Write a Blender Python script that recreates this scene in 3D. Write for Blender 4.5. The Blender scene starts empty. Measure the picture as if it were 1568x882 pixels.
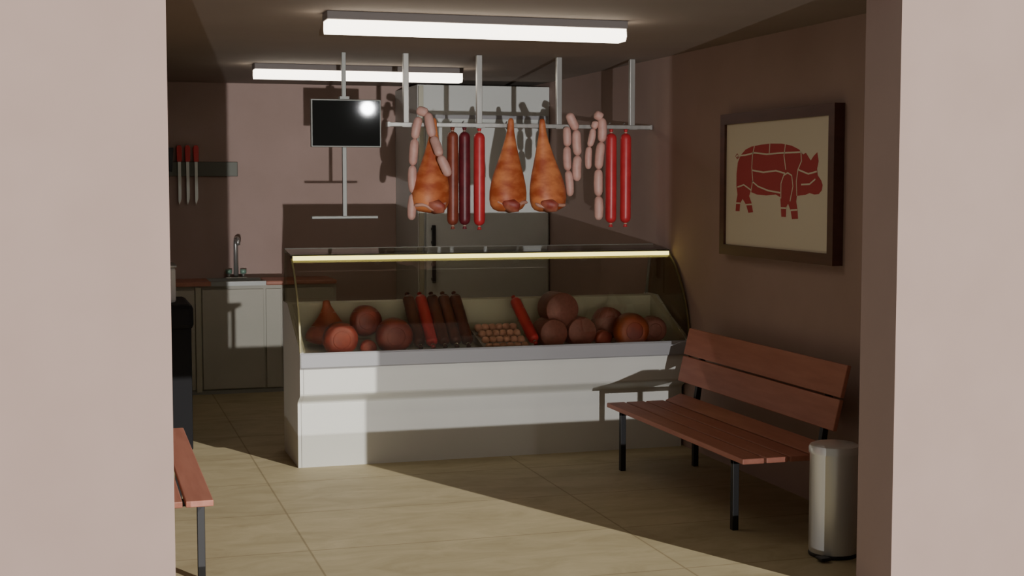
import bpy, math, random
from mathutils import Vector, Matrix
random.seed(4)
C=bpy.context.scene.collection

# ---------------- materials ----------------
def mat(name,col,rough=.6,metal=0,col2=None,scale=8,detail=4,bump=0,spec=.5,emis=None,es=0,stretch=(1,1,1),lo=.35,hi=.65,bscale=None):
    m=bpy.data.materials.new(name);m.use_nodes=True
    nt=m.node_tree;b=nt.nodes['Principled BSDF']
    b.inputs['Base Color'].default_value=(*col,1);b.inputs['Roughness'].default_value=rough
    b.inputs['Metallic'].default_value=metal;b.inputs['Specular IOR Level'].default_value=spec
    if emis:
        b.inputs['Emission Color'].default_value=(*emis,1);b.inputs['Emission Strength'].default_value=es
    if col2 or bump:
        tc=nt.nodes.new('ShaderNodeTexCoord');mp=nt.nodes.new('ShaderNodeMapping');mp.inputs['Scale'].default_value=stretch
        nt.links.new(tc.outputs['Object'],mp.inputs[0])
        n=nt.nodes.new('ShaderNodeTexNoise');n.inputs['Scale'].default_value=scale;n.inputs['Detail'].default_value=detail
        nt.links.new(mp.outputs[0],n.inputs['Vector'])
        if col2:
            r=nt.nodes.new('ShaderNodeValToRGB');r.color_ramp.elements[0].position=lo;r.color_ramp.elements[1].position=hi
            r.color_ramp.elements[0].color=(*col,1);r.color_ramp.elements[1].color=(*col2,1)
            nt.links.new(n.outputs['Fac'],r.inputs[0]);nt.links.new(r.outputs[0],b.inputs['Base Color'])
        if bump:
            bp=nt.nodes.new('ShaderNodeBump');bp.inputs['Strength'].default_value=bump;bp.inputs['Distance'].default_value=.01
            if bscale:
                n2=nt.nodes.new('ShaderNodeTexNoise');n2.inputs['Scale'].default_value=bscale;nt.links.new(mp.outputs[0],n2.inputs['Vector']);n=n2
            nt.links.new(n.outputs['Fac'],bp.inputs['Height']);nt.links.new(bp.outputs[0],b.inputs['Normal'])
    return m
M={}
M['wall']=mat('wall_paint',(.365,.262,.225),.85,col2=(.385,.277,.24),scale=3)
M['ceil']=mat('ceiling_paint',(.30,.25,.21),.9,col2=(.32,.265,.225),scale=2)
M['white']=mat('white_enamel',(.60,.60,.55),.45,col2=(.63,.63,.58),scale=2)
M['ledge']=mat('grey_ledge',(.31,.31,.32),.4)
M['cream']=mat('cream_liner',(.46,.45,.35),.5)
M['cab']=mat('cabinet_laminate',(.42,.41,.34),.6,col2=(.45,.43,.36),scale=3)
M['coldroom']=mat('coldroom_panel',(.54,.56,.53),.45,col2=(.57,.59,.56),scale=1.5)
M['black']=mat('black_metal',(.008,.008,.009),.45)
M['blackcab']=mat('black_laminate',(.010,.010,.012),.6,spec=.2)
M['steel']=mat('brushed_steel',(.42,.42,.40),.35,metal=.8,col2=(.5,.5,.47),scale=30,stretch=(1,1,.1))
M['steelg']=mat('grey_painted_steel',(.30,.31,.29),.45,metal=.4)
M['chrome']=mat('bin_steel',(.66,.67,.65),.32,metal=.55,col2=(.72,.72,.70),scale=6,stretch=(4,4,.3))
M['wood']=mat('red_brown_wood',(.36,.135,.090),.5,col2=(.42,.17,.115),scale=5,stretch=(6,.6,6),detail=6,bump=.05)
M['frame']=mat('frame_wood',(.085,.035,.026),.5,col2=(.11,.045,.033),scale=8,stretch=(1,.3,3))
M['canvas']=mat('poster_paper',(.72,.67,.53),.8)
M['pig']=mat('poster_red_print',(.44,.060,.065),.8)
M['handle']=mat('red_handle',(.62,.01,.012),.4)
M['blade']=mat('knife_blade',(.42,.42,.38),.3,metal=.8)
M['screen']=mat('tv_screen',(.002,.003,.003),.03)
M['rack']=mat('rack_dark',(.10,.105,.085),.5,metal=.3)
M['tube']=mat('tube_diffuser',(.9,.9,.9),.5,emis=(1,.90,.75),es=6.0)
M['led']=mat('led_strip',(.8,.75,.3),.5,emis=(1,.85,.22),es=2.6)
M['housing']=mat('lamp_housing',(.16,.14,.13),.6)
M['gold']=mat('brass_edge',(.22,.19,.09),.4,metal=.5)
M['ctop']=mat('red_worktop',(.42,.17,.11),.5,col2=(.46,.2,.14),scale=6)
M['jade']=mat('tap_green',(.22,.36,.28),.4,metal=.3)
M['paper']=mat('white_plastic',(.7,.7,.7),.6)
M['ham']=mat('ham_skin',(.40,.082,.027),.48,col2=(.67,.235,.085),scale=7,detail=6,bump=.2,stretch=(1,1,1.8),lo=.38,hi=.62,spec=.4)
M['hamcase']=mat('ham_smoked',(.24,.036,.014),.42,col2=(.44,.10,.035),scale=7,detail=6,bump=.2)
M['hamfat']=mat('ham_cut',(.52,.20,.12),.5,col2=(.28,.04,.025),scale=9,bump=.15)
M['hamred']=mat('ham_red',(.18,.019,.012),.42,col2=(.34,.052,.028),scale=9,detail=6,bump=.2)
M['salbrown']=mat('salami_brown',(.19,.036,.018),.42,col2=(.26,.06,.032),scale=14,bump=.1)
M['salmar']=mat('salami_maroon',(.10,.009,.016),.4,col2=(.15,.016,.024),scale=14,bump=.1)
M['saldark']=mat('salami_dark',(.085,.016,.010),.42,col2=(.13,.028,.016),scale=14,bump=.1)
M['salred']=mat('salami_red',(.46,.022,.028),.38,col2=(.54,.035,.04),scale=14,bump=.08)
M['pink']=mat('sausage_pink',(.58,.33,.28),.5,col2=(.66,.40,.34),scale=18,bump=.1)
M['cooked']=mat('sausage_beige',(.50,.25,.18),.45,col2=(.58,.32,.24),scale=18,bump=.1)
M['mort']=mat('mortadella',(.22,.068,.056),.5,col2=(.28,.095,.078),scale=60,bump=.05)
M['string']=mat('string',(.45,.38,.28),.9)

def floor_mat():
    m=bpy.data.materials.new('floor_tiles');m.use_nodes=True;nt=m.node_tree;b=nt.nodes['Principled BSDF'];N=nt.nodes.new;L=nt.links.new
    tc=N('ShaderNodeTexCoord');mp=N('ShaderNodeMapping');mp.inputs['Location'].default_value=(-.98+1.55*2,-5.72+.78*12,0)
    L(tc.outputs['Object'],mp.inputs[0])
    br=N('ShaderNodeTexBrick');br.offset=0;br.inputs['Scale'].default_value=1;br.inputs['Brick Width'].default_value=1.55;br.inputs['Row Height'].default_value=.78
    br.inputs['Mortar Size'].default_value=.005;br.inputs['Mortar Smooth'].default_value=.2
    br.inputs['Color1'].default_value=(1,1,1,1);br.inputs['Color2'].default_value=(.93,.93,.93,1);br.inputs['Mortar'].default_value=(.66,.63,.58,1)
    L(mp.outputs[0],br.inputs['Vector'])
    n=N('ShaderNodeTexNoise');n.inputs['Scale'].default_value=2.2;n.inputs['Detail'].default_value=9;n.inputs['Roughness'].default_value=.68;n.inputs['Distortion'].default_value=.8
    m2=N('ShaderNodeMapping');m2.inputs['Scale'].default_value=(1,2.2,1);L(tc.outputs['Object'],m2.inputs[0]);L(m2.outputs[0],n.inputs['Vector'])
    r=N('ShaderNodeValToRGB');r.color_ramp.elements[0].position=.3;r.color_ramp.elements[1].position=.7
    r.color_ramp.elements[0].color=(.36,.30,.175,1);r.color_ramp.elements[1].color=(.50,.43,.27,1);L(n.outputs['Fac'],r.inputs[0])
    mx=N('ShaderNodeMix');mx.data_type='RGBA';mx.blend_type='MULTIPLY';mx.inputs[0].default_value=1
    L(r.outputs[0],mx.inputs[6]);L(br.outputs['Color'],mx.inputs[7]);L(mx.outputs[2],b.inputs['Base Color'])
    b.inputs['Roughness'].default_value=.6;b.inputs['Specular IOR Level'].default_value=.2
    return m
M['floor']=floor_mat()
def glass_mat(name,tint,ior=1.25):
    m=bpy.data.materials.new(name);m.use_nodes=True;nt=m.node_tree;b=nt.nodes['Principled BSDF']
    b.inputs['Base Color'].default_value=(*tint,1);b.inputs['Roughness'].default_value=.0;b.inputs['IOR'].default_value=ior
    b.inputs['Transmission Weight'].default_value=1
    return m
M['glass']=glass_mat('tinted_glass',(.77,.74,.64),1.45)
M['glass2']=glass_mat('end_glass',(.66,.60,.44))

# ---------------- geometry helpers ----------------
import bmesh
def newobj(name,verts,faces,m,parent=None,smooth=False,bevel=0):
    me=bpy.data.meshes.new(name);me.from_pydata([tuple(v) for v in verts],[],faces);me.update()
    o=bpy.data.objects.new(name,me);C.objects.link(o)
    me.materials.append(M[m])
    bm=bmesh.new();bm.from_mesh(me);bmesh.ops.recalc_face_normals(bm,faces=bm.faces);bm.to_mesh(me);bm.free()
    if smooth:
        for p in me.polygons:p.use_smooth=True
    if bevel:
        md=o.modifiers.new('bevel','BEVEL');md.width=bevel;md.segments=2;md.limit_method='ANGLE'
    if parent:o.parent=parent
    return o
def box(name,x0,x1,y0,y1,z0,z1,m,parent=None,bevel=0):
    v=[(x,y,z) for z in (z0,z1) for y in (y0,y1) for x in (x0,x1)]
    f=[(0,2,3,1),(4,5,7,6),(0,1,5,4),(2,6,7,3),(0,4,6,2),(1,3,7,5)]
    return newobj(name,v,f,m,parent,bevel=bevel)
def empty(name,loc=(0,0,0)):
    e=bpy.data.objects.new(name,None);C.objects.link(e);e.empty_display_size=.1;return e
def extr(name,poly,x0,x1,m,parent=None,bevel=0,smooth=False):
    n=len(poly);v=[(x0,y,z) for y,z in poly]+[(x1,y,z) for y,z in poly]
    f=[tuple(range(n)),tuple(range(2*n-1,n-1,-1))]+[(i,(i+1)%n,(i+1)%n+n,i+n) for i in range(n)]
    return newobj(name,v,f,m,parent,bevel=bevel,smooth=smooth)
def sweep_data(path,radii,seg=20,squash=(1,1),jit=0):
    path=[Vector(p) for p in path];V=[];F=[];n=len(path)
    t0=(path[1]-path[0]).normalized()
    a=Vector((0,1,0)) if abs(t0.y)<.9 else Vector((1,0,0))
    u=(a-t0*a.dot(t0)).normalized()
    for i,p in enumerate(path):
        t=(path[min(i+1,n-1)]-path[max(i-1,0)]).normalized()
        u=(u-t*u.dot(t)).normalized();w=t.cross(u)
        for k in range(seg):
            an=2*math.pi*k/seg;r=radii[i]*(1+jit*math.sin(3*an+i*.4)*.5+jit*math.sin(2*an+i*.7))
            V.append(p+u*math.cos(an)*r*squash[0]+w*math.sin(an)*r*squash[1])
    for i in range(n-1):
        for k in range(seg):
            k2=(k+1)%seg;F.append((i*seg+k,i*seg+k2,(i+1)*seg+k2,(i+1)*seg+k))
    F.append(tuple(range(seg-1,-1,-1)));F.append(tuple((n-1)*seg+k for k in range(seg)))
    return V,F
def merge(lst):
    V=[];F=[]
    for v,f in lst:
        o=len(V);V+=v;F+=[tuple(i+o for i in q) for q in f]
    return V,F
def sweep(name,path,radii,m,parent=None,**k):
    V,F=sweep_data(path,radii,**k);return newobj(name,V,F,m,parent,smooth=True)
def cyl(name,p0,p1,r,m,parent=None,seg=24,r1=None):
    V,F=sweep_data([p0,p1],[r,r if r1 is None else r1],seg=seg)
    o=newobj(name,V,F,m,parent)
    for p in o.data.polygons:p.use_smooth=len(p.vertices)==4
    return o
def lerp(a,b,t):return Vector(a)*(1-t)+Vector(b)*t
BOXF=[(0,1,2,3),(7,6,5,4),(0,1,5,4),(1,2,6,5),(2,3,7,6),(3,0,4,7)]

# ---------------- room ----------------
ZC=2.54;XL=-.25;XR=3.72;YF=5.0;YI=5.27;YB=12.1
box('floor',XL-.2,XR+.2,YF,YB+.2,-.12,0,'floor')
box('ceiling',XL-.2,XR+.2,YI,YB+.2,ZC,ZC+.12,'ceil')
box('wall_right',XR,XR+.2,YI,YB+.2,0,ZC,'wall')
box('wall_left',XL-.2,XL,YI,YB+.2,0,ZC,'wall')
box('wall_back',XL,XR,YB,YB+.2,0,ZC,'wall')
def frontwall():
    def b(x0,x1,z0,z1):
        v=[(x,y,z) for z in (z0,z1) for y in (YF,YI) for x in (x0,x1)]
        return v,[(0,2,3,1),(4,5,7,6),(0,1,5,4),(2,6,7,3),(0,4,6,2),(1,3,7,5)]
    V,F=merge([b(-2.5,.285,-.12,3.4),b(3.12,6.5,-.12,3.4),b(.285,3.12,2.49,3.4)]);return newobj('wall_front',V,F,'wall')
frontwall()

cr=empty('cold_room')
box('cold_room_body',2.60,XR-.002,11.25,YB-.002,0,2.50,'coldroom',cr,bevel=.004)
box('door_leaf',2.66,3.70,11.215,11.249,.06,2.20,'coldroom',cr,bevel=.006)
box('door_frame_strip',2.605,2.645,11.225,11.249,0,2.49,'cream',cr,bevel=.003)
box('header_seam',2.66,3.70,11.235,11.249,2.23,2.26,'ledge',cr)
for i,(a,b_) in enumerate([(1.20,1.37),(.90,1.08)]):
    box('handle_%d'%(i+1),2.70,2.73,11.17,11.195,a,b_,'black',cr,bevel=.005)
    box('handle_mount_%d'%(i+1),2.70,2.73,11.19,11.216,a+.02,a+.04,'black',cr)
    box('handle_mount_%db'%(i+1),2.70,2.73,11.19,11.216,b_-.04,b_-.02,'black',cr)

# ---------------- sink counter ----------------
sk=empty('sink_cabinet')
box('carcass',-.2,2.0,11.67,12.09,.0,.88,'cab',sk)
box('worktop_left',-.2,.98,11.63,12.09,.88,.915,'ctop',sk,bevel=.004)
box('worktop_right',1.42,2.0,11.63,12.09,.88,.915,'ctop',sk,bevel=.01)
box('sink_front',.98,1.42,11.63,11.70,.88,.915,'steelg',sk)
box('sink_rear',.98,1.42,12.0,12.09,.88,.915,'steelg',sk)
box('sink_bowl_floor',.98,1.42,11.7,12.0,.881,.885,'steelg',sk)
for i,(a,b_) in enumerate([(-.15,.42),(.43,.85),(.91,1.40),(1.42,1.54),(1.56,1.97)]):
    box('cabinet_door_%d'%(i+1),a,b_,11.648,11.669,.04,.85,'cab',sk,bevel=.003)
box('corner_strip',.855,.90,11.64,11.669,.02,.87,'cream',sk,bevel=.003)
box('plinth_line',-.2,2.0,11.655,11.67,0,.03,'steelg',sk)
fa=empty('kitchen_faucet')
sweep('spout',[(1.22,12.03,.915),(1.22,12.03,1.2),(1.22,12.02,1.235),(1.22,11.98,1.25),(1.22,11.86,1.25),(1.22,11.84,1.235),(1.22,11.84,1.20)],[.02,.018,.018,.018,.018,.018,.018],'steel',fa,seg=14)
for i,x in enumerate((1.16,1.28)):
    cyl('tap_%d'%(i+1),(x,12.03,.915),(x,12.03,.96),.013,'steel',fa)
    cyl('tap_knob_%d'%(i+1),(x,12.03,.955),(x,12.03,.99),.026,'jade',fa,seg=10)
box('tap_base',1.13,1.31,12.0,12.06,.915,.925,'steel',fa,bevel=.003)

kr=empty('magnetic_knife_rack')
box('rack_bar',.55,1.25,12.07,12.099,1.765,1.885,'rack',kr,bevel=.004)
for i,x in enumerate((.775,.842,.91)):
    k=empty('kitchen_knife' if i==0 else 'kitchen_knife.%03d'%i)
    v=[(x-.020,12.05,1.885),(x+.020,12.05,1.885),(x+.022,12.05,2.0),(x+.012,12.05,2.02),(x-.012,12.05,2.02),(x-.022,12.05,2.0)]
    V=v+[(a,12.068,c) for a,b_,c in v];n=6
    newobj('handle',V,[tuple(range(n)),tuple(range(2*n-1,n-1,-1))]+[(j,(j+1)%n,(j+1)%n+n,j+n) for j in range(n)],'handle',k,bevel=.003)
    v=[(x-.012,12.058,1.884),(x+.012,12.058,1.884),(x+.012,12.058,1.58),(x-.004,12.058,1.53),(x-.012,12.058,1.56)]
    V=v+[(a,12.066,c) for a,b_,c in v];n=5
    newobj('blade',V,[tuple(range(n)),tuple(range(2*n-1,n-1,-1))]+[(j,(j+1)%n,(j+1)%n+n,j+n) for j in range(n)],'blade',k)
cl=empty('meat_cleaver')
box('cleaver_handle',.655,.685,12.045,12.068,1.90,2.03,'black',cl,bevel=.005)
v=[(.60,12.055,1.82),(.715,12.055,1.80),(.73,12.055,2.0),(.60,12.055,2.0)];V=v+[(a,12.066,c) for a,b_,c in v]
newobj('cleaver_blade',V,BOXF,'black',cl)

bs=empty('black_counter')
box('body',-.2,.65,9.22,9.85,0,.80,'blackcab',bs,bevel=.01)
box('top',-.24,.663,9.18,9.88,.78,.94,'blackcab',bs,bevel=.03)
sc=empty('weighing_scale')
box('scale_body',.22,.563,9.3,9.6,.94,1.17,'paper',sc,bevel=.02)
box('scale_plate',.20,.57,9.28,9.62,1.17,1.185,'steel',sc,bevel=.004)
box('scale_display',.27,.45,9.29,9.305,1.06,1.15,'black',sc)

# ---------------- display case ----------------
dc=empty('refrigerated_display_case')
X0,X1=1.21,3.70
front=[(8.45,0),(8.45,.385)]
for i in range(1,8):
    t=i/8;front.append((8.45-.105*(1-math.cos(t*math.pi))/2,.385+.075*t))
front+=[(8.345,.46),(8.345,.61)]
body=front+[(8.345,.655),(8.87,.70),(8.87,.95),(9.06,.95),(9.06,0)]
extr('body',body,X0+.02,X1-.02,'white',dc)
side=front+[(8.335,.61),(8.335,.705),(8.38,.74),(8.60,.83),(8.85,.96),(9.06,.96),(9.06,0)]
extr('end_panel_left',side,X0,X0+.022,'white',dc)
extr('end_panel_right',side,X1-.022,X1,'white',dc)
extr('front_ledge',[(8.33,.612),(8.322,.62),(8.322,.695),(8.33,.705),(8.352,.705),(8.352,.612)],X0+.004,X1-.004,'ledge',dc)
extr('inner_liner_back',[(8.855,.70),(8.855,.955),(8.88,.965),(8.88,.70)],X0+.022,X1-.022,'cream',dc)
extr('liner_left',[(8.36,.66),(8.36,.72),(8.60,.84),(8.85,.955),(8.85,.69)],X0+.022,X0+.035,'cream',dc)
extr('liner_right',[(8.36,.66),(8.36,.72),(8.60,.84),(8.85,.955),(8.85,.69)],X1-.06,X1-.022,'cream',dc)
arc=[(8.338,.705),(8.343,.78),(8.362,.86),(8.395,.94),(8.44,1.02),(8.50,1.10),(8.57,1.175),(8.67,1.245)]
inn=[(y+.005,z-.003) for y,z in arc]
extr('curved_front_glass',arc+inn[::-1],X0+.008,X1-.008,'glass',dc)
endg=arc+[(8.69,1.262),(8.95,1.272),(9.04,.96),(8.85,.96),(8.60,.83),(8.38,.74)]
extr('end_glass_left',endg,X0,X0+.006,'glass2',dc)
extr('end_glass_right',endg,X1-.006,X1,'glass2',dc)
out=[(y-.006,z+.004) for y,z in arc]
inn2=[(y+.008,z-.006) for y,z in arc]
extr('glass_edge_left',out+inn2[::-1],X0-.002,X0+.008,'gold',dc)
extr('glass_edge_right',out+inn2[::-1],X1-.008,X1+.002,'gold',dc)
extr('top_canopy',[(8.675,1.258),(8.675,1.272),(8.95,1.296),(8.965,1.29),(8.965,1.27)],X0-.002,X1+.002,'glass2',dc)
box('top_rear_rail',X0,X1,8.945,8.97,1.268,1.298,'steelg',dc,bevel=.003)
extr('led_light_strip',[(8.652,1.236),(8.652,1.260),(8.662,1.262),(8.662,1.238)],X0+.01,X1-.01,'led',dc)
extr('led_channel',[(8.662,1.225),(8.662,1.262),(8.70,1.264),(8.70,1.225)],X0+.01,X1-.01,'gold',dc)  # opaque backing, added to keep the strip's light off the case interior
for i,x in enumerate((X0+.015,X1-.015)):
    cyl('rear_post_%d'%(i+1),(x,9.03,.955),(x,8.96,1.27),.01,'steelg',dc,seg=12)

# ---------------- meats in case ----------------
def seq(base,cnt={}):
    n=cnt.get(base,0);cnt[base]=n+1
    return base if n==0 else '%s.%03d'%(base,n)
def zf(y): return .655+.045*(y-8.345)/.525
def ball_ham(x,y,r,m='hamred',ln=1.25,z=None,yaw=0,facem='hamred'):
    z=zf(y)+r*.93 if z is None else z
    e=empty(seq('cured_ham'))
    prof=[(-.62,.55),(-.60,.72),(-.52,.88),(-.35,.98),(-.1,1.0),(.2,.97),(.45,.82),(.6,.58),(.68,.3),(.7,.05)]
    d=Vector((math.sin(yaw),math.cos(yaw),0));c=Vector((x,y,z))
    sweep('flesh',[c+d*(p[0]*r*ln) for p in prof],[p[1]*r for p in prof],m,e,seg=28,jit=.03)
    sweep('cut_face',[c+d*(-.635*r*ln),c+d*(-.60*r*ln)],[.45*r,.60*r],facem,e,seg=28)
    return e
def salami(p0,p1,r,m,name='salami'):
    e=empty(seq(name));p0=Vector(p0);p1=Vector(p1)
    T=[0,.008,.02,.04,.06,.5,.94,.96,.98,.992,1];R=[.35,.6,.82,.95,1,1.02,1,.95,.82,.6,.35]
    sweep('casing',[lerp(p0,p1,t) for t in T],[k*r for k in R],m,e,seg=22,jit=.01)
    d=(p1-p0).normalized()
    for i,(p,s) in enumerate(((p0,-1),(p1,1))):
        q=[p-d*s*.004,p+d*s*.006,p+d*s*.014,p+d*s*.028]
        sweep('tied_end_%d'%(i+1),q,[r*.34,r*.2,r*.3,r*.42],m,e,seg=14)
        sweep('twine_%d'%(i+1),[p+d*s*.003,p+d*s*.009],[r*.30,r*.30],'string',e,seg=12)
    return e
def mort(x,y,r,ln=.2,z=None):
    z=zf(y)+r+.006 if z is None else z
    e=empty(seq('mortadella_log'))
    sweep('log',[(x,y,z),(x,y+.004,z),(x,y+.012,z),(x,y+ln-.01,z),(x,y+ln,z)],[r*.95,r*.99,r,r,r*.93],'mort',e,seg=36)
    return e
def hamleg(top,H,W,m='ham',name='hanging_ham',depth=.75,cut=True,lean=0,seed=0):
    e=empty(seq(name));x,y,z=top
    P=[(0,.08),(.02,.15),(.06,.17),(.14,.20),(.24,.30),(.36,.44),(.48,.60),(.60,.78),(.70,.91),(.79,1.0),(.87,1.02),(.93,.95),(.97,.80),(.995,.52),(1.0,.2)]
    path=[(x+lean*t+.012*math.sin(3*t+seed),y,z-H*t) for t,r in P]
    V,F=sweep_data(path,[r*W/2 for t,r in P],seg=30,squash=(depth,1),jit=.035)
    newobj('leg',V,F,m,e,smooth=True)
    if cut:
        cx=x+lean*.93+.03*math.cos(seed);
        V,F=sweep_data([(cx-.02,y-.04,z-H*.99),(cx-.005,y-.085,z-H*.945),(cx,y-.10,z-H*.90),(cx+.005,y-.085,z-H*.86)],[W*.10,W*.26,W*.24,W*.06],seg=20,squash=(.35,1),jit=.06)
        newobj('cut_muscle',V,F,'hamfat',e,smooth=True)
        V,F=sweep_data([(x+lean+a*W*.42,y-.055-.03*math.cos(a*1.5),z-H*(.955-.05*abs(a)+.02*math.sin(a*4+seed))) for a in [i/8 for i in range(-8,9)]],[.004]+[.012]*15+[.004],seg=10)
        newobj('fat_rim',V,F,'cooked',e,smooth=True)
    return e

hamleg((1.43,8.72,.985),.28,.28,name='ham_leg',cut=False,m='hamcase')
ball_ham(1.475,8.50,.105)
ball_ham(1.665,8.68,.098,z=.855)
ball_ham(1.64,8.46,.05)
ball_ham(1.81,8.52,.112)
for i,(x,m) in enumerate([(1.965,'saldark'),(2.045,'salred'),(2.12,'saldark'),(2.195,'saldark'),(2.27,'saldark')]):
    salami((x,8.80,.985),(x+.008,8.50,.715),.037,m)
tr=empty('sausage_link_tray')
parts=[]
for r in range(4):
    for k in range(6):
        xa=2.375+k*.046;y=8.44+r*.085;z=zf(y)+.03+r*.024
        T=[0,.1,.25,.5,.75,.9,1];R=[.35,.8,1,1.05,1,.8,.35]
        parts.append(sweep_data([(xa+.048*t,y+.004*math.sin(k),z) for t in T],[.024*q for q in R],seg=14))
V,F=merge(parts);newobj('links',V,F,'cooked',tr,smooth=True)
extr('tray',[(8.40,.675),(8.40,.685),(8.74,.77),(8.74,.71)],2.36,2.66,'ledge',tr)
salami((2.66,8.76,.955),(2.70,8.46,.72),.035,'salred')
mort(2.83,8.46,.090);mort(3.02,8.46,.094)
mort(2.90,8.50,.108,z=.905)
ball_ham(3.25,8.64,.105,facem='mort',m='mort',z=.80);ball_ham(3.17,8.50,.055)
ball_ham(3.34,8.46,.112,m='hamcase',facem='hamred')
ball_ham(3.53,8.56,.09,m='mort',facem='mort')

# ---------------- hanging rail ----------------
YR=9.03
hr=empty('ceiling_meat_rail')
ZR=2.083
box('rail_front',1.885,3.71,YR-.03,YR-.018,ZR-.013,ZR+.013,'steel',hr,bevel=.002)
box('rail_rear',1.885,3.71,YR+.018,YR+.03,ZR-.013,ZR+.013,'steel',hr,bevel=.002)
for i,x in enumerate([2.01,2.50,3.05,3.57]):
    box('post_%d'%(i+1),x-.018,x+.018,YR-.017,YR+.017,ZR-.012,ZC,'steel',hr,bevel=.003)
    box('bracket_%d'%(i+1),x-.03,x+.03,YR-.034,YR+.034,ZR-.016,ZR-.012,'steel',hr)
for i,x in enumerate((1.892,3.70)):
    box('end_cap_%d'%(i+1),x-.008,x+.008,YR-.032,YR+.032,ZR-.015,ZR+.015,'steel',hr)
def hook(e,x,ztop):
    pts=[(x,YR,ZR+.028),(x,YR+.022,ZR+.022),(x,YR+.024,ZR),(x,YR,ZR-.02),(x,YR,ztop-.02)]
    sweep('steel_hook',pts,[.004]*5,'steel',e,seg=8)
for j,(xp,tp,ln) in enumerate([(2.18,2.125,-.04),(2.69,2.13,.0),(2.925,2.13,.03)]):
    e=hamleg((xp,YR-.06,tp),.61,.252,lean=ln,seed=j*2.1)
    hook(e,xp,2.09)
for x,m,zt,zb in [(2.315,'salbrown',2.04,1.435),(2.395,'salmar',2.04,1.435),(2.495,'salred',2.035,1.43),(3.415,'salred',2.04,1.44),(3.52,'salred',2.04,1.44)]:
    e=salami((x,YR-.02,zt),(x,YR-.02,zb),.037,m,name='hanging_salami');hook(e,x,zt+.02)
def links(pts,r,m='pink'):
    e=empty(seq('sausage_link_string'));parts=[]
    for a,b_ in zip(pts[:-1],pts[1:]):
        T=[0,.03,.08,.16,.3,.5,.7,.84,.92,.97,1];R=[.3,.55,.8,.95,1,1.03,1,.95,.8,.55,.3]
        a=Vector(a);b_=Vector(b_);bow=Vector((.008*random.uniform(-1,1),0,0))
        parts.append(sweep_data([lerp(a,b_,t)+bow*math.sin(math.pi*t) for t in T],[r*q for q in R],seg=16))
    V,F=merge(parts);newobj('links',V,F,m,e,smooth=True);return e
y=YR-.06
links([(2.03,y,1.47),(2.045,y,1.64),(2.04,y,1.82),(2.055,y,1.99),(2.085,y,2.13)],.029)
links([(2.075,y-.01,2.175),(2.13,y-.05,2.155),(2.15,y-.09,2.00),(2.175,y-.17,1.88),(2.235,y-.17,1.75)],.030)
links([(3.11,y,1.62),(3.095,y,1.79),(3.09,y,1.95),(3.085,y,2.08)],.027)
links([(3.10,y,2.17),(3.155,y,2.06),(3.165,y,1.89),(3.16,y,1.72)],.030)
links([(3.24,y,1.80),(3.245,y,1.95),(3.27,y,2.07),(3.29,y,2.12)],.023)
links([(3.275,y-.02,2.165),(3.325,y-.02,2.14),(3.325,y-.02,1.98),(3.305,y-.02,1.80),(3.305,y-.02,1.62),(3.305,y-.02,1.46)],.030)

# ---------------- TV on pole ----------------
tv=empty('television_on_pole')
XT=1.62;YT=9.10
box('pole',XT-.013,XT+.013,YT-.013,YT+.013,1.49,ZC,'steelg',tv,bevel=.002)
box('pole_collar',XT-.03,XT+.03,YT-.03,YT+.03,2.24,2.26,'steelg',tv)
box('t_bar',XT-.215,XT+.215,YT-.02,YT+.02,1.478,1.495,'steelg',tv,bevel=.003)
box('mount',XT-.05,XT+.05,YT-.05,YT-.013,2.04,2.14,'black',tv)
box('tv_body',XT-.225,XT+.225,YT-.085,YT-.05,1.935,2.238,'steelg',tv,bevel=.004)
box('tv_screen',XT-.217,XT+.217,YT-.0875,YT-.084,1.943,2.230,'screen',tv)

# ---------------- ceiling lights ----------------
def lamp(x0,x1,y):
    e=empty(seq('fluorescent_ceiling_light'))
    box('housing',x0-.005,x1+.005,y-.075,y+.075,2.50,ZC,'housing',e,bevel=.004)
    extr('diffuser',[(y-.065,2.499),(y-.07,2.46),(y-.055,2.437),(y+.055,2.437),(y+.07,2.46),(y+.065,2.499)],x0,x1,'tube',e)
lamp(1.16,2.71,7.0)
lamp(1.17,2.66,10.12)

# ---------------- picture ----------------
pf=empty('framed_pig_poster')
FX=3.66
Ya,Yb,Za,Zb=6.47,7.82,1.283,2.112
bw=.06
for nm,(a,b_,c,d) in dict(frame_top=(Ya,Yb,Zb-bw,Zb),frame_bottom=(Ya,Yb,Za,Za+bw),frame_near=(Ya,Ya+bw,Za+bw,Zb-bw),frame_far=(Yb-bw,Yb,Za+bw,Zb-bw)).items():
    box(nm,FX,XR-.001,a,b_,c,d,'frame',pf)
box('paper',FX+.015,FX+.02,Ya+bw,Yb-bw,Za+bw,Zb-bw,'canvas',pf)
def art(x,yy):
    u=(x-1107)/161; top=191-14*u; bot=386+5*u; v=(yy-top)/(bot-top)
    return (Yb-bw-(Yb-Ya-2*bw)*u, Zb-bw-(Zb-Za-2*bw)*v)
from mathutils.geometry import tessellate_polygon
def flat(name,pts,m,x,parent):
    P=[Vector((x,*art(*p))) for p in pts]
    F=[tuple(t) for t in tessellate_polygon([P])]
    me=bpy.data.meshes.new(name);me.from_pydata([tuple(p) for p in P],[],F);me.materials.append(M[m]);o=bpy.data.objects.new(name,me);C.objects.link(o);o.parent=parent;return o
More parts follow.
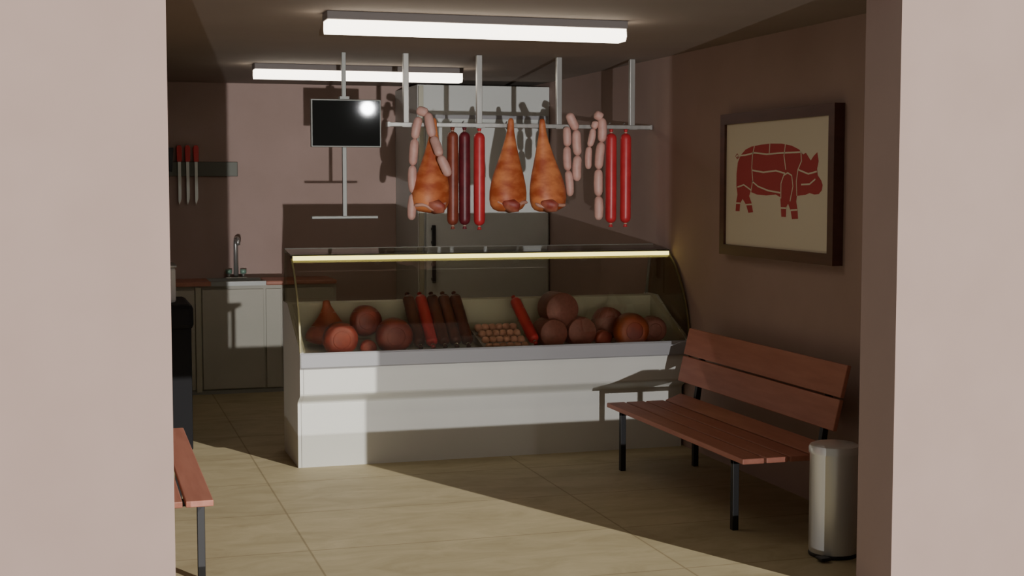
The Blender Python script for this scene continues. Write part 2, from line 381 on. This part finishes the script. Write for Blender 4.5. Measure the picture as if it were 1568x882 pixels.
pig=[(1258,285),(1257,293),(1253,299),(1247,300),(1240,298),(1234,301),(1228,302),(1222,303),(1221,312),(1223,324),(1224,339),(1215,340),(1213,327),(1209,316),(1206,322),(1206,337),(1199,337),(1198,322),(1197,306),(1190,302),(1175,304),(1160,303),(1149,299),(1147,306),(1151,316),(1154,332),(1146,333),(1142,320),(1136,311),(1132,318),(1131,331),(1124,331),(1125,316),(1127,304),(1125,290),(1125,270),(1127,252),(1132,240),(1140,231),(1150,226),(1165,223),(1180,221),(1198,221),(1213,224),(1224,230),(1230,238),(1234,235),(1238,242),(1241,247),(1245,240),(1250,234),(1252,248),(1250,260),(1251,270),(1256,278)]
flat('pig_silhouette',pig,'pig',FX+.0142,pf)
def line(pts,w=.0045,m='canvas',nm='cut_line'):
    P=[Vector((FX+.0134,*art(*p))) for p in pts];V=[];F=[]
    for i,p in enumerate(P):
        t=(P[min(i+1,len(P)-1)]-P[max(i-1,0)]).normalized();nrm=Vector((0,-t.z,t.y))*w
        V+=[p+nrm,p-nrm]
    F=[(2*i,2*i+1,2*i+3,2*i+2) for i in range(len(P)-1)]
    return newobj(nm,V,F,m,pf)
for l in [[(1129,241),(1140,240),(1155,236),(1175,238),(1195,236),(1212,235),(1227,234)],[(1155,225),(1152,240),(1151,260),(1153,280),(1150,299)],[(1151,264),(1170,267),(1190,264),(1204,268)],
    [(1180,221),(1179,238)],[(1204,221),(1202,240),(1205,262)],[(1227,234),(1228,248),(1223,262),(1221,280),(1222,303)],[(1152,282),(1162,290),(1178,296),(1197,299)],[(1198,308),(1198,284),(1202,271),(1208,267),(1214,271),(1216,288),(1212,312)],
    [(1127,292),(1138,288),(1150,296)],[(1125,318),(1132,318)],[(1142,320),(1152,319)],[(1198,323),(1206,323)],[(1213,326),(1223,325)],[(1224,262),(1238,268),(1250,264)],[(1228,285),(1240,284),(1248,276)]]:
    line(l)
line([(1130,243),(1126,246),(1123,242),(1126,238),(1129,241),(1125,245)],.0025,'pig','curly_tail')

# ---------------- benches ----------------
def bench(mir):
    e=empty(seq('wooden_bench'))
    def X(x): return x if not mir else (XL+XR)-x+.035
    def bx(nm,x0,x1,*r,**k):
        a,b_=sorted((X(x0),X(x1)));return box(nm,a,b_,*r,**k)
    y0,y1=(6.13,7.98) if not mir else (5.97,7.82)
    for i,x in enumerate((3.005,3.132,3.259)):
        bx('seat_plank_%d'%(i+1),x,x+.114,y0,y1,.358,.385,'wood',e,bevel=.004)
    seat4=[(X(3.385),.385),(X(3.392),.360),(X(3.495),.398),(X(3.488),.423)]
    v=[(a,y0,b_) for a,b_ in seat4]+[(a,y1,b_) for a,b_ in seat4]
    newobj('seat_plank_4',v,BOXF,'wood',e,bevel=.004)
    for i,(zb,zt,xb,xt) in enumerate([(.50,.652,3.475,3.51),(.662,.82,3.512,3.55)]):
        poly=[(X(xb),zb),(X(xb+.022),zb-.003),(X(xt+.022),zt-.003),(X(xt),zt)]
        v=[(a,y0-.02,b_) for a,b_ in poly]+[(a,y1+.02,b_) for a,b_ in poly]
        newobj('back_plank_%d'%(i+1),v,BOXF,'wood',e,bevel=.004)
    for i,yl in enumerate((y0+.17,y1-.16)):
        bx('front_leg_%d'%(i+1),3.03,3.062,yl-.016,yl+.016,0,.358,'black',e,bevel=.002)
        bx('rear_leg_%d'%(i+1),3.50,3.532,yl-.016,yl+.016,0,.358,'black',e,bevel=.002)
        bx('seat_bearer_%d'%(i+1),3.03,3.532,yl-.016,yl+.016,.33,.358,'black',e,bevel=.002)
        p=[(X(3.50),.35),(X(3.532),.35),(X(3.59),.79),(X(3.565),.79)]
        v=[(a,yl-.016,b_) for a,b_ in p]+[(a,yl+.016,b_) for a,b_ in p]
        newobj('back_upright_%d'%(i+1),v,BOXF,'black',e)
bench(False);bench(True)

# ---------------- pedal bin ----------------
pb=empty('pedal_bin');bx_,by_=3.275,5.74
def lathe(nm,prof,m):
    V=[];F=[];S=48
    for r,z in prof:
        for k in range(S):
            a=2*math.pi*k/S;V.append((bx_+r*math.cos(a),by_+r*math.sin(a),z))
    for i in range(len(prof)-1):
        for k in range(S):F.append((i*S+k,i*S+(k+1)%S,(i+1)*S+(k+1)%S,(i+1)*S+k))
    F.append(tuple(range(S-1,-1,-1)));F.append(tuple((len(prof)-1)*S+k for k in range(S)))
    o=newobj(nm,V,F,m,pb,smooth=True);md=o.modifiers.new('es','EDGE_SPLIT');md.split_angle=math.radians(40);return o
lathe('base_ring',[(.110,0),(.113,.010),(.110,.018)],'black')
lathe('bin_body',[(.108,.015),(.111,.03),(.111,.475),(.113,.482)],'chrome')
lathe('lid',[(.116,.476),(.117,.498),(.111,.511),(.095,.518),(.001,.521)],'chrome')
box('pedal',bx_-.13,bx_-.08,by_-.13,by_-.07,.008,.022,'black',pb,bevel=.004)

# ---------------- lights ----------------
def far_light(name,d,t,E,D,rad,col):
    d=Vector(d).normalized()
    l=bpy.data.lights.new(name,'POINT');l.energy=E*4*math.pi*D*D;l.shadow_soft_size=rad;l.color=col
    o=bpy.data.objects.new(name,l);C.objects.link(o);o.location=Vector(t)-d*D
far_light('high_floodlight',(-.44,1,-.5),(2,7,.5),4.1,60,.2,(1,.97,.92))
far_light('low_floodlight',(.145,1,.072),(1.7,7,1),1.5,60,.15,(1,.98,.98))
l=bpy.data.lights.new('tv_glint_light','POINT');l.energy=120;l.shadow_soft_size=.09  # unseen point light outside, added to put the highlight on the TV screen
o=bpy.data.objects.new('tv_glint_light',l);C.objects.link(o);o.location=(4.1,-3,2.83)
w=bpy.data.worlds.new('World');bpy.context.scene.world=w;w.use_nodes=True
w.node_tree.nodes['Background'].inputs[0].default_value=(1,.91,.79,1);w.node_tree.nodes['Background'].inputs[1].default_value=.2

# ---------------- camera ----------------
cam=bpy.data.cameras.new('camera');cam.lens=50;cam.sensor_width=36
co=bpy.data.objects.new('camera',cam);C.objects.link(co);co.location=(0,0,1.7)
co.rotation_euler=(math.radians(90-4.1753),0,math.radians(-16.792))
bpy.context.scene.camera=co
